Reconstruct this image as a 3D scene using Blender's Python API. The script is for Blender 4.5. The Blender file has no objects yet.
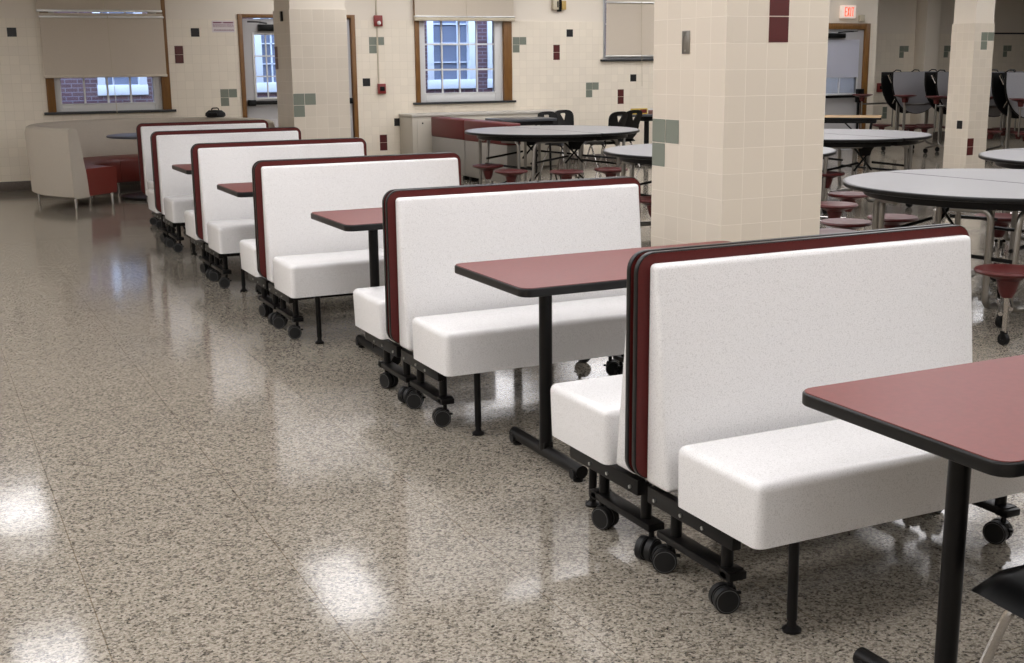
import bpy, bmesh, math, random
from mathutils import Vector, Matrix
PI = math.pi
random.seed(7)
scene = bpy.context.scene
COL = scene.collection

# ------------------------------------------------------------------ materials
def new_mat(name):
    m = bpy.data.materials.new(name); m.use_nodes = True
    nt = m.node_tree; b = nt.nodes['Principled BSDF']
    return m, nt, b
def mat(name, col, rough=.5, metal=0., spec=.5, noise=None, bump=None, coat=0.):
    """noise=(scale, amount): mottled colour; bump=(scale, strength)"""
    m, nt, b = new_mat(name)
    b.inputs['Base Color'].default_value = (*col, 1)
    b.inputs['Roughness'].default_value = rough
    b.inputs['Metallic'].default_value = metal
    b.inputs['Specular IOR Level'].default_value = spec
    b.inputs['Coat Weight'].default_value = coat
    tc = nt.nodes.new('ShaderNodeTexCoord')
    if noise:
        n = nt.nodes.new('ShaderNodeTexNoise'); n.inputs['Scale'].default_value = noise[0]; n.inputs['Detail'].default_value = 3
        nt.links.new(tc.outputs['Object'], n.inputs['Vector'])
        r = nt.nodes.new('ShaderNodeValToRGB')
        a = noise[1]
        r.color_ramp.elements[0].position = .35; r.color_ramp.elements[1].position = .65
        r.color_ramp.elements[0].color = (*[c*(1-a) for c in col], 1)
        r.color_ramp.elements[1].color = (*[min(1, c*(1+a)) for c in col], 1)
        nt.links.new(n.outputs['Fac'], r.inputs['Fac']); nt.links.new(r.outputs['Color'], b.inputs['Base Color'])
    if bump:
        n = nt.nodes.new('ShaderNodeTexNoise'); n.inputs['Scale'].default_value = bump[0]; n.inputs['Detail'].default_value = 2
        nt.links.new(tc.outputs['Object'], n.inputs['Vector'])
        bp = nt.nodes.new('ShaderNodeBump'); bp.inputs['Strength'].default_value = bump[1]; bp.inputs['Distance'].default_value = .004
        nt.links.new(n.outputs['Fac'], bp.inputs['Height']); nt.links.new(bp.outputs['Normal'], b.inputs['Normal'])
    return m
def speckle_mat(name, base, dark, scale, rough, amount=.5):
    m, nt, b = new_mat(name)
    tc = nt.nodes.new('ShaderNodeTexCoord')
    n = nt.nodes.new('ShaderNodeTexNoise'); n.inputs['Scale'].default_value = scale; n.inputs['Detail'].default_value = 4; n.inputs['Roughness'].default_value = .7
    nt.links.new(tc.outputs['Object'], n.inputs['Vector'])
    r = nt.nodes.new('ShaderNodeValToRGB')
    r.color_ramp.elements[0].position = .36; r.color_ramp.elements[0].color = (*dark, 1)
    r.color_ramp.elements[1].position = .50; r.color_ramp.elements[1].color = (*base, 1)
    nt.links.new(n.outputs['Fac'], r.inputs['Fac']); nt.links.new(r.outputs['Color'], b.inputs['Base Color'])
    b.inputs['Roughness'].default_value = rough
    return m
def tile_mat(name, col, grout, rough=.3, var=.03, mortar=.018, gain=1.):
    """square wall tile from UVs: one unit of UV is one tile"""
    m, nt, b = new_mat(name)
    uv = nt.nodes.new('ShaderNodeUVMap')
    br = nt.nodes.new('ShaderNodeTexBrick'); br.offset = 0; br.squash = 1
    br.inputs['Scale'].default_value = 1; br.inputs['Brick Width'].default_value = 1; br.inputs['Row Height'].default_value = 1
    br.inputs['Mortar Size'].default_value = mortar; br.inputs['Mortar Smooth'].default_value = .3; br.inputs['Bias'].default_value = 0
    br.inputs['Color1'].default_value = (*[c*(1-var) for c in col], 1); br.inputs['Color2'].default_value = (*[c*(1+var) for c in col], 1)
    br.inputs['Mortar'].default_value = (*grout, 1)
    nt.links.new(uv.outputs['UV'], br.inputs['Vector'])
    nt.links.new(br.outputs['Color'], b.inputs['Base Color'])
    bp = nt.nodes.new('ShaderNodeBump'); bp.inputs['Strength'].default_value = .5; bp.inputs['Distance'].default_value = .003; bp.invert = True
    nt.links.new(br.outputs['Fac'], bp.inputs['Height']); nt.links.new(bp.outputs['Normal'], b.inputs['Normal'])
    b.inputs['Roughness'].default_value = rough
    return m
def floor_mat():
    m, nt, b = new_mat('terrazzo')
    tc = nt.nodes.new('ShaderNodeTexCoord'); L = nt.links.new; N = nt.nodes.new
    # chips: two sizes of voronoi cells with random tone per cell
    def chips(scale, stops, dist=.35):
        nz = N('ShaderNodeTexNoise'); nz.inputs['Scale'].default_value = scale*1.3; nz.inputs['Detail'].default_value = 2
        L(tc.outputs['Object'], nz.inputs['Vector'])
        mx = N('ShaderNodeMixRGB'); mx.blend_type = 'ADD'; mx.inputs['Fac'].default_value = dist/scale*3
        L(tc.outputs['Object'], mx.inputs['Color1']); L(nz.outputs['Color'], mx.inputs['Color2'])
        v = N('ShaderNodeTexVoronoi'); v.inputs['Scale'].default_value = scale
        L(mx.outputs['Color'], v.inputs['Vector'])
        s = N('ShaderNodeSeparateColor'); L(v.outputs['Color'], s.inputs['Color'])
        r = N('ShaderNodeValToRGB'); r.color_ramp.interpolation = 'CONSTANT'
        e = r.color_ramp.elements
        e[0].position = 0; e[0].color = (*stops[0][1], 1); e[1].position = stops[1][0]; e[1].color = (*stops[1][1], 1)
        for p, c in stops[2:]:
            k = e.new(p); k.color = (*c, 1)
        L(s.outputs['Red'], r.inputs['Fac'])
        return r
    a = chips(120, [(0, (.045, .037, .03)), (.16, (.15, .128, .10)), (.30, (.35, .315, .265)), (.60, (.50, .455, .395))])
    c = chips(210, [(0, (.04, .033, .027)), (.15, (.24, .21, .17)), (.34, (.39, .35, .295)), (.70, (.56, .515, .45))])
    mx = N('ShaderNodeMixRGB'); mx.inputs['Fac'].default_value = .45
    L(a.outputs['Color'], mx.inputs['Color1']); L(c.outputs['Color'], mx.inputs['Color2'])
    # broad unevenness of the old floor
    nz = N('ShaderNodeTexNoise'); nz.inputs['Scale'].default_value = .9; nz.inputs['Detail'].default_value = 4
    L(tc.outputs['Object'], nz.inputs['Vector'])
    rr = N('ShaderNodeValToRGB'); rr.color_ramp.elements[0].color = (.58, .57, .545, 1); rr.color_ramp.elements[1].color = (.78, .77, .735, 1)
    L(nz.outputs['Fac'], rr.inputs['Fac'])
    mu = N('ShaderNodeMixRGB'); mu.blend_type = 'MULTIPLY'; mu.inputs['Fac'].default_value = 1
    L(mx.outputs['Color'], mu.inputs['Color1']); L(rr.outputs['Color'], mu.inputs['Color2'])
    # thin divider strips
    br = N('ShaderNodeTexBrick'); br.offset = 0; br.inputs['Scale'].default_value = 1
    br.inputs['Brick Width'].default_value = .6; br.inputs['Row Height'].default_value = 2.4; br.inputs['Mortar Size'].default_value = .0018; br.inputs['Mortar Smooth'].default_value = 0
    br.inputs['Color1'].default_value = br.inputs['Color2'].default_value = (1, 1, 1, 1); br.inputs['Mortar'].default_value = (.62, .56, .48, 1)
    mp = N('ShaderNodeMapping'); mp.inputs['Location'].default_value = (.26, .3, 0); L(tc.outputs['Object'], mp.inputs['Vector']); L(mp.outputs['Vector'], br.inputs['Vector'])
    m2 = N('ShaderNodeMixRGB'); m2.blend_type = 'MULTIPLY'; m2.inputs['Fac'].default_value = 1
    L(mu.outputs['Color'], m2.inputs['Color1']); L(br.outputs['Color'], m2.inputs['Color2'])
    L(m2.outputs['Color'], b.inputs['Base Color'])
    n3 = N('ShaderNodeTexNoise'); n3.inputs['Scale'].default_value = 7; n3.inputs['Detail'].default_value = 3; L(tc.outputs['Object'], n3.inputs['Vector'])
    r3 = N('ShaderNodeMapRange'); r3.inputs['To Min'].default_value = .07; r3.inputs['To Max'].default_value = .15; L(n3.outputs['Fac'], r3.inputs['Value'])
    L(r3.outputs['Result'], b.inputs['Roughness'])
    n4 = N('ShaderNodeTexNoise'); n4.inputs['Scale'].default_value = 3.; n4.inputs['Detail'].default_value = 2; L(tc.outputs['Object'], n4.inputs['Vector'])
    bp = N('ShaderNodeBump'); bp.inputs['Strength'].default_value = .12; bp.inputs['Distance'].default_value = .01
    L(n4.outputs['Fac'], bp.inputs['Height']); L(bp.outputs['Normal'], b.inputs['Normal'])
    b.inputs['Specular IOR Level'].default_value = .62
    return m
def wood_mat():
    m, nt, b = new_mat('stained_wood')
    tc = nt.nodes.new('ShaderNodeTexCoord'); mp = nt.nodes.new('ShaderNodeMapping'); mp.inputs['Scale'].default_value = (30, 30, 3)
    n = nt.nodes.new('ShaderNodeTexNoise'); n.inputs['Scale'].default_value = 1.5; n.inputs['Detail'].default_value = 5
    nt.links.new(tc.outputs['Object'], mp.inputs['Vector']); nt.links.new(mp.outputs['Vector'], n.inputs['Vector'])
    r = nt.nodes.new('ShaderNodeValToRGB'); r.color_ramp.elements[0].color = (.09, .038, .008, 1); r.color_ramp.elements[1].color = (.27, .125, .03, 1)
    nt.links.new(n.outputs['Fac'], r.inputs['Fac']); nt.links.new(r.outputs['Color'], b.inputs['Base Color']); b.inputs['Roughness'].default_value = .4
    return m
def brick_mat():
    m, nt, b = new_mat('brick')
    tc = nt.nodes.new('ShaderNodeTexCoord'); mp = nt.nodes.new('ShaderNodeMapping'); mp.inputs['Rotation'].default_value = (PI/2, 0, 0)
    br = nt.nodes.new('ShaderNodeTexBrick'); br.inputs['Scale'].default_value = 1; br.inputs['Brick Width'].default_value = .2; br.inputs['Row Height'].default_value = .07
    br.inputs['Mortar Size'].default_value = .008
    br.inputs['Color1'].default_value = (.10, .05, .058, 1); br.inputs['Color2'].default_value = (.135, .07, .08, 1); br.inputs['Mortar'].default_value = (.20, .18, .21, 1)
    nt.links.new(tc.outputs['Object'], mp.inputs['Vector']); nt.links.new(mp.outputs['Vector'], br.inputs['Vector']); nt.links.new(br.outputs['Color'], b.inputs['Base Color'])
    b.inputs['Roughness'].default_value = .9
    return m
def glass_mat(tint=(.93, .95, 1)):
    m = bpy.data.materials.new('window_glass'); m.use_nodes = True; nt = m.node_tree; nt.nodes.clear()
    o = nt.nodes.new('ShaderNodeOutputMaterial'); t = nt.nodes.new('ShaderNodeBsdfTransparent'); t.inputs['Color'].default_value = (*tint, 1)
    g = nt.nodes.new('ShaderNodeBsdfGlossy'); g.inputs['Roughness'].default_value = .02
    f = nt.nodes.new('ShaderNodeFresnel'); f.inputs['IOR'].default_value = 1.45
    mx = nt.nodes.new('ShaderNodeMixShader'); nt.links.new(f.outputs[0], mx.inputs[0]); nt.links.new(t.outputs[0], mx.inputs[1]); nt.links.new(g.outputs[0], mx.inputs[2]); nt.links.new(mx.outputs[0], o.inputs['Surface'])
    return m
def emit_mat(name, col, s):
    m, nt, b = new_mat(name); b.inputs['Base Color'].default_value = (*col, 1)
    b.inputs['Emission Color'].default_value = (*col, 1); b.inputs['Emission Strength'].default_value = s
    return m

TILE = tile_mat('glazed_wall_tile', (.78, .705, .585), (.68, .61, .495), mortar=.02)
COLTILE = tile_mat('glazed_column_tile', (.655, .585, .485), (.75, .68, .58), mortar=.016, rough=.28)
PAINT = mat('wall_paint', (.75, .68, .58), .55, bump=(60, .1))
CEIL = mat('ceiling_paint', (.50, .475, .43), .8, noise=(8, .03))
ACC = {'blk': mat('black_tile', (.012, .012, .013), .3), 'red': mat('maroon_tile', (.085, .016, .015), .3), 'grn': mat('green_tile', (.185, .205, .165), .35)}
BASEM = mat('base_stone', (.12, .10, .085), .35, noise=(90, .5))
FLOOR = floor_mat()
WOOD = wood_mat()
VINYL = mat('white_frame', (.66, .66, .65), .45)
DOORP = mat('door_paint', (.44, .43, .43), .4, bump=(20, .05))
SHADE = mat('shade_fabric', (.56, .49, .40), .9, noise=(200, .04))
SHADE2 = mat('door_shade', (.74, .74, .80), .8)
_nt = SHADE2.node_tree; _tr = _nt.nodes.new('ShaderNodeBsdfTranslucent'); _tr.inputs['Color'].default_value = (.72, .74, .80, 1)
_mx = _nt.nodes.new('ShaderNodeMixShader'); _mx.inputs[0].default_value = .5; _o = _nt.nodes['Material Output']
_nt.links.new(_nt.nodes['Principled BSDF'].outputs[0], _mx.inputs[1]); _nt.links.new(_tr.outputs[0], _mx.inputs[2]); _nt.links.new(_mx.outputs[0], _o.inputs['Surface'])
ALU = mat('aluminium', (.72, .72, .70), .3, .7)
SILL = mat('dark_sill', (.018, .02, .022), .35)
GLASS = glass_mat()
GLASSD = mat('far_window_glass', (.17, .20, .27), .3, spec=.5)
BRICK = brick_mat()
BLACK = mat('black_plastic', (.004, .004, .004), .38, spec=.22)
BLKMET = mat('black_metal', (.004, .0036, .0036), .36, .0, .2)
RUBBER = mat('black_rubber', (.008, .008, .008), .5, spec=.3)
GREYRING = mat('grey_ring', (.08, .08, .08), .4)
BOOTHW = speckle_mat('booth_white_vinyl', (.74, .73, .725), (.56, .55, .54), 280, .2)
MAROON = mat('maroon_laminate', (.085, .0105, .009), .42, spec=.3, noise=(120, .06))
TOPRED = mat('tabletop_laminate', (.155, .034, .028), .42, spec=.24, noise=(60, .05))
EDGE = mat('black_edge', (.006, .006, .006), .3, spec=.28)
CHROME = mat('chrome', (.52, .50, .48), .14, 1.)
STEEL = mat('brushed_steel', (.30, .285, .26), .35, 1.)
GREYTOP = mat('grey_laminate', (.25, .245, .25), .4, spec=.3, noise=(150, .05))
GREYTOPF = mat('grey_laminate_dull', (.33, .33, .35), .5, noise=(150, .05))
SEATRED = mat('maroon_plastic', (.078, .014, .013), .36, spec=.28)
CREAM = mat('woven_cream', (.46, .41, .34), .9, noise=(260, .13), bump=(300, .5))
REDVIN = mat('red_vinyl', (.155, .022, .014), .42, bump=(15, .1))
MVIN = mat('maroon_vinyl', (.12, .02, .019), .42, spec=.3, bump=(12, .1))
GREYPAN = mat('grey_fabric', (.30, .28, .25), .8, noise=(200, .08))
CABM = mat('cabinet_paint', (.46, .42, .35), .45)
TANTOP = mat('tan_laminate', (.48, .31, .15), .4, noise=(20, .1))
REDPL = mat('red_alarm', (.22, .025, .022), .35)
WHITEPL = mat('white_plastic', (.72, .72, .70), .35)
BEIGEPL = mat('beige_plastic', (.52, .46, .34), .5)
YELLOW = mat('yellow_card', (.62, .43, .06), .6)
DARKRED = mat('dark_red_print', (.16, .02, .015), .6)
PAPER = mat('paper', (.66, .60, .60), .7)
INK = mat('purple_ink', (.20, .055, .09), .7)
DARKTOP = mat('dark_grey_top', (.06, .065, .075), .35, spec=.4)
ORANGE = emit_mat('exit_letters', (1., .10, .04), 1.1)
EXITP = emit_mat('exit_face', (.80, .68, .60), .35)
DIFF = emit_mat('light_diffuser', (.985, .975, 1.0), 4.6)
BOLT = mat('zinc_bolt', (.45, .45, .43), .3, 1.)
GRASS = mat('outside_ground', (.12, .13, .12), .9)

# ------------------------------------------------------------------ mesh builder
def rotm(rx=0, ry=0, rz=0): return Matrix.Rotation(rz, 4, 'Z') @ Matrix.Rotation(ry, 4, 'Y') @ Matrix.Rotation(rx, 4, 'X')
class MB:
    def __init__(s): s.bm = bmesh.new(); s.mats = []
    def _mi(s, m):
        if m is None: return 0
        if m not in s.mats: s.mats.append(m)
        return s.mats.index(m)
    def _take(s, t, m=None, M=None):
        if M is not None: bmesh.ops.transform(t, matrix=M, verts=t.verts)
        i = s._mi(m)
        for f in t.faces: f.material_index = i
        me = bpy.data.meshes.new('t'); t.to_mesh(me); t.free(); s.bm.from_mesh(me); bpy.data.meshes.remove(me)
        return s
    def box(s, x0, x1, y0, y1, z0, z1, bev=0, seg=2, m=None, M=None):
        t = bmesh.new(); bmesh.ops.create_cube(t, size=1)
        for v in t.verts: v.co = ((x0+x1)/2+v.co.x*(x1-x0), (y0+y1)/2+v.co.y*(y1-y0), (z0+z1)/2+v.co.z*(z1-z0))
        if bev: bmesh.ops.bevel(t, geom=t.edges[:], offset=bev, segments=seg, affect='EDGES', profile=.5)
        return s._take(t, m, M)
    def hexa(s, pts, bev=0, seg=3, m=None, M=None, keep=False):
        """8 corner points: bottom 4 (ccw) then top 4"""
        t = bmesh.new(); v = [t.verts.new(p) for p in pts]
        for f in ((3, 2, 1, 0), (4, 5, 6, 7), (0, 1, 5, 4), (1, 2, 6, 5), (2, 3, 7, 6), (3, 0, 4, 7)): t.faces.new([v[i] for i in f])
        bmesh.ops.recalc_face_normals(t, faces=t.faces)
        ed = t.edges[:]
        if keep:                      # leave the bottom rim sharper
            zm = min(q.co.z for q in t.verts); lo = [e for e in ed if all(q.co.z < zm+1e-5 for q in e.verts)]; ed = [e for e in ed if e not in lo]
        if bev: bmesh.ops.bevel(t, geom=ed, offset=bev, segments=seg, affect='EDGES', profile=.5)
        return s._take(t, m, M)
    def prism(s, poly, z0, z1, bev=0, seg=2, m=None, M=None, topbev=None):
        t = bmesh.new(); a = [t.verts.new((x, y, z0)) for x, y in poly]; b = [t.verts.new((x, y, z1)) for x, y in poly]; n = len(poly)
        t.faces.new(a[::-1]); t.faces.new(b)
        for i in range(n): t.faces.new((a[i], a[(i+1) % n], b[(i+1) % n], b[i]))
        bmesh.ops.recalc_face_normals(t, faces=t.faces)
        if bev:
            ed = [e for e in t.edges if abs(e.verts[0].co.z-e.verts[1].co.z) < 1e-6]
            bmesh.ops.bevel(t, geom=ed, offset=bev, segments=seg, affect='EDGES', profile=.5)
        return s._take(t, m, M)
    def cyl(s, p0, p1, r, r2=None, n=16, m=None, cap=True):
        p0 = Vector(p0); p1 = Vector(p1); d = p1-p0; L = d.length
        t = bmesh.new(); bmesh.ops.create_cone(t, cap_ends=cap, segments=n, radius1=r, radius2=r if r2 is None else r2, depth=L)
        M = Matrix.Translation((p0+p1)/2) @ d.to_track_quat('Z', 'Y').to_matrix().to_4x4()
        return s._take(t, m, M)
    def tube(s, pts, r, n=10, m=None, fillet=0, closed=False):
        P = [Vector(p) for p in pts]
        if fillet:
            Q = [P[0]]
            for i in range(1, len(P)-1):
                a, b, c = P[i-1], P[i], P[i+1]
                f = min(fillet, (a-b).length*.45, (c-b).length*.45)
                p = b+(a-b).normalized()*f; q = b+(c-b).normalized()*f
                for k in range(6):
                    u = k/5; Q.append((1-u)**2*p+2*u*(1-u)*b+u*u*q)
            Q.append(P[-1]); P = Q
        t = bmesh.new(); rings = []; up = None
        for i, p in enumerate(P):
            d = (P[min(i+1, len(P)-1)]-P[max(i-1, 0)]).normalized()
            if up is None:
                up = d.orthogonal().normalized()
            up = (up-d*up.dot(d)).normalized(); side = d.cross(up)
            rings.append([t.verts.new(p+r*(math.cos(2*PI*k/n)*up+math.sin(2*PI*k/n)*side)) for k in range(n)])
        for a, b in zip(rings, rings[1:]):
            for k in range(n): t.faces.new((a[k], a[(k+1) % n], b[(k+1) % n], b[k]))
        t.faces.new(rings[0][::-1]); t.faces.new(rings[-1])
        bmesh.ops.recalc_face_normals(t, faces=t.faces)
        return s._take(t, m)
    def lathe(s, prof, c=(0, 0, 0), n=24, m=None, M=None, sx=1, sy=1):
        t = bmesh.new(); rings = []
        for r, z in prof:
            if r < 1e-5: rings.append([t.verts.new((0, 0, z))])
            else: rings.append([t.verts.new((r*sx*math.cos(2*PI*k/n), r*sy*math.sin(2*PI*k/n), z)) for k in range(n)])
        for a, b in zip(rings, rings[1:]):
            for k in range(n):
                if len(a) == 1 and len(b) == 1: continue
                if len(a) == 1: t.faces.new((a[0], b[(k+1) % n], b[k]))
                elif len(b) == 1: t.faces.new((a[k], a[(k+1) % n], b[0]))
                else: t.faces.new((a[k], a[(k+1) % n], b[(k+1) % n], b[k]))
        bmesh.ops.recalc_face_normals(t, faces=t.faces)
        MM = Matrix.Translation(c) @ (M if M is not None else Matrix.Identity(4))
        return s._take(t, m, MM)
    def build(s, name, material, parent=None, loc=None, angle=.6):
        me = bpy.data.meshes.new(name)
        s.bm.to_mesh(me); s.bm.free()
        if s.mats:
            for mm in s.mats: me.materials.append(mm)
        else: me.materials.append(material)
        me.polygons.foreach_set('use_smooth', [True]*len(me.polygons))
        me.set_sharp_from_angle(angle=angle)
        o = bpy.data.objects.new(name, me); COL.objects.link(o)
        if parent is not None: o.parent = parent
        if loc is not None: o.location = loc
        return o
def tag(o, label=None, cat=None, group=None, kind=None):
    if label: o['label'] = label
    if cat: o['category'] = cat
    if group: o['group'] = group
    if kind: o['kind'] = kind
    return o
def empty(name, loc=(0, 0, 0), rz=0, **k):
    o = bpy.data.objects.new(name, None); COL.objects.link(o); o.location = loc; o.rotation_euler = (0, 0, rz); o.empty_display_size = .1
    return tag(o, **k) if k else o
def kids(o): return [c for c in bpy.data.objects if c.parent == o]
def copy_tree(o, loc=None, rz=None, parent=None, **k):
    c = o.copy(); COL.objects.link(c); c.parent = parent
    if loc is not None: c.location = loc
    if rz is not None: c.rotation_euler = (0, 0, rz)
    for ch in kids(o): copy_tree(ch, parent=c)
    if k: tag(c, **k)
    return c
def rrect(x0, x1, y0, y1, r, n=6):
    out = []
    for cx, cy, a in ((x1-r, y1-r, 0), (x0+r, y1-r, PI/2), (x0+r, y0+r, PI), (x1-r, y0+r, 3*PI/2)):
        for k in range(n+1): out.append((cx+r*math.cos(a+k*PI/2/n), cy+r*math.sin(a+k*PI/2/n)))
    return out
XZ = Matrix(((1, 0, 0, 0), (0, 0, 1, 0), (0, 1, 0, 0), (0, 0, 0, 1)))   # prism drawn in x,z and extruded along y

# ------------------------------------------------------------------ camera
CH, YAW, PITCH, ROLL, F = 1.5322, -.4529, -.2169, -.0098, 1220.44
cam = bpy.data.cameras.new('camera'); co = bpy.data.objects.new('camera', cam); COL.objects.link(co)
cam.sensor_width = 36; cam.sensor_fit = 'HORIZONTAL'; cam.lens = F/1024*36; cam.clip_start = .05; cam.clip_end = 200
fv = Vector((-math.sin(YAW)*math.cos(PITCH), math.cos(YAW)*math.cos(PITCH), math.sin(PITCH)))
rv = Vector((math.cos(YAW), math.sin(YAW), 0)); uv_ = rv.cross(fv)
r2 = math.cos(ROLL)*rv+math.sin(ROLL)*uv_; u2 = -math.sin(ROLL)*rv+math.cos(ROLL)*uv_
R = Matrix((r2, u2, -fv)).transposed().to_4x4()
co.matrix_world = Matrix.Translation((0, 0, CH)) @ R
scene.camera = co

# ------------------------------------------------------------------ the room
WY = 16.713; TT = 2.13; CZ = 3.05; TH = .1135
X0, X1, Y0, YR = -6., 27., -5., 18.2
b = MB(); b.box(X0-.2, X1+.2, Y0-.2, YR+.3, -.1, 0); tag(b.build('floor', FLOOR), kind='structure')
b = MB(); b.box(X0-.2, X1+.2, Y0-.2, YR+.3, CZ, CZ+.1); tag(b.build('ceiling', CEIL), kind='structure')

def uvwall(name, pieces, y, accents, depth=.25, zt=TT):
    """pieces: (x0,x1,z0,z1,uorigin). Front faces carry tile UVs; split at the tile line"""
    bm = bmesh.new(); uvl = bm.loops.layers.uv.new('UVMap'); mats = [TILE, PAINT] + list(ACC.values()); names = list(ACC)
    def quad(ps, mi, uvs):
        f = bm.faces.new([bm.verts.new(p) for p in ps]); f.material_index = mi
        for l, u in zip(f.loops, uvs): l[uvl].uv = u
    def boxy(x0, x1, ya, yb, z0, z1, mi, u0, one=False):
        g = (lambda x, z: (.5, .5)) if one else (lambda x, z: ((x-u0)/TH, (zt-z)/TH))
        quad([(x0, ya, z0), (x1, ya, z0), (x1, ya, z1), (x0, ya, z1)], mi, [g(x0, z0), g(x1, z0), g(x1, z1), g(x0, z1)])
        quad([(x0, yb, z1), (x1, yb, z1), (x1, yb, z0), (x0, yb, z0)], mi, [(.5, .5)]*4)
        quad([(x0, ya, z1), (x1, ya, z1), (x1, yb, z1), (x0, yb, z1)], mi, [(.5, .5)]*4)
        quad([(x0, yb, z0), (x1, yb, z0), (x1, ya, z0), (x0, ya, z0)], mi, [(.5, .5)]*4)
        quad([(x0, yb, z0), (x0, ya, z0), (x0, ya, z1), (x0, yb, z1)], mi, [(.5, .5)]*4)
        quad([(x1, ya, z0), (x1, yb, z0), (x1, yb, z1), (x1, ya, z1)], mi, [(.5, .5)]*4)
    for x0, x1, z0, z1, u0 in pieces:
        if z0 < zt: boxy(x0, x1, y, y+depth, z0, min(z1, zt), 0, u0)
        if z1 > zt: boxy(x0, x1, y+.012, y+depth, max(z0, zt), z1, 1, u0)
    for kind, x, z, u0 in accents:
        i = math.floor((x-u0)/TH); j = math.floor((zt-z)/TH)
        xa = u0+i*TH; za = zt-j*TH; g = .0025
        boxy(xa+g, xa+TH-g, y-.0025, y+.002, za-TH+g, za-g, 2+names.index(kind), 0, True)
    me = bpy.data.meshes.new(name); bm.to_mesh(me); bm.free()
    for m in mats: me.materials.append(m)
    o = bpy.data.objects.new(name, me); COL.objects.link(o); tag(o, kind='structure'); return o
def org(x): return x-TH/2-round((x-TH/2)/TH)*TH
s1, s2, s3, s4 = 1.277-TH/2, 3.302-TH/2, 5.998-TH/2, 8.247-TH/2
TH = .1135
P = [(X0, 1.62, .12, CZ, s1), (1.62, 3.16, .12, .965, s1), (1.62, 3.16, 2.62, CZ, s1), (3.16, 4.10, .12, CZ, s2), (4.10, 5.74, 2.20, CZ, s3),
     (5.74, 6.63, .12, CZ, s3), (6.63, 8.17, .12, .975, s3), (6.63, 8.17, 2.62, CZ, s3), (8.17, 9.74, .12, CZ, s4), (9.74, 11.3, .12, 1.56, s4), (9.74, 11.3, 2.62, CZ, s4),
     (11.3, 13.88, .12, CZ, s4), (13.88, 15.03, 2.12, CZ, s4), (15.03, 15.2, .12, CZ, s4)]
A = [('blk', 1.277, 2.00, s1), ('red', 1.05, 1.70, s1), ('red', 1.05, 1.60, s1),
     ('blk', 3.526, 1.985, s2), ('red', 3.302, 1.755, s2), ('red', 3.302, 1.65, s2), ('grn', 3.872, 1.215, s2), ('grn', 3.986, 1.215, s2), ('grn', 3.872, 1.105, s2),
     ('grn', 5.998, 1.868, s3), ('grn', 5.998, 1.76, s3), ('grn', 6.12, 1.868, s3), ('blk', 5.89, 1.32, s3), ('blk', 6.344, .668, s3), ('red', 6.13, .444, s3), ('red', 6.13, .335, s3),
     ('grn', 8.247, 1.85, s4), ('grn', 8.36, 1.85, s4), ('grn', 8.247, 1.745, s4), ('blk', 9.14, 1.945, s4), ('red', 8.92, 1.75, s4), ('red', 8.92, 1.64, s4),
     ('grn', 9.459, 1.19, s4), ('grn', 9.57, 1.19, s4), ('grn', 9.459, 1.08, s4), ('blk', 10.326, 1.287, s4), ('red', 10.113, 1.071, s4), ('red', 10.113, .965, s4)]
uvwall('wall_back', P, WY, A)
uvwall('wall_recess', [(15.2, X1, .12, CZ, 15.2)], YR, [('grn', 17.20, 1.75, 15.2), ('grn', 17.32, 1.75, 15.2), ('grn', 17.20, 1.63, 15.2),
       ('grn', 18.29, 1.74, 15.2), ('grn', 18.41, 1.74, 15.2), ('grn', 18.29, 1.62, 15.2), ('grn', 19.87, 1.73, 15.2), ('grn', 19.98, 1.73, 15.2), ('grn', 19.87, 1.61, 15.2), ('grn', 16.9, .62, 15.2), ('grn', 16.9, .52, 15.2)], zt=2.0)
b = MB(); b.box(15.2, 15.38, WY+.25, YR, 0, CZ); tag(b.build('wall_return', PAINT), kind='structure')
b = MB(); b.box(17.5, 17.84, YR-.28, YR, 0, CZ, .004); tag(b.build('trim_1', PAINT), kind='structure')
b = MB(); b.box(19.4, 26.5, YR-.03, YR, 1.99, 2.02); tag(b.build('trim_2', SILL), kind='structure')
b = MB(); b.box(X0-.2, X0, Y0, WY+.2, 0, CZ); tag(b.build('wall_left', PAINT), kind='structure')
b = MB(); b.box(X1, X1+.2, Y0, YR+.2, 0, CZ); tag(b.build('wall_right', PAINT), kind='structure')
b = MB(); b.box(X0-.2, X1+.2, Y0-.2, Y0, 0, CZ); tag(b.build('wall_front', PAINT), kind='structure')
b = MB()
for xa, xb in ((X0, 4.10), (5.74, 13.88), (15.03, 15.2)): b.box(xa, xb, WY-.012, WY+.2, 0, .122, .004)
tag(b.build('baseboard_back', BASEM), kind='structure')
b = MB(); b.box(15.38, X1, YR-.012, YR+.2, 0, .122, .004); tag(b.build('baseboard_recess', BASEM), kind='structure')
b = MB(); b.box(-20, 45, YR+.3, 60, -.12, -.02); b.box(-20, 15, WY+.5, YR+.3, -.12, -.02); tag(b.build('ground', GRASS), kind='structure')

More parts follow.
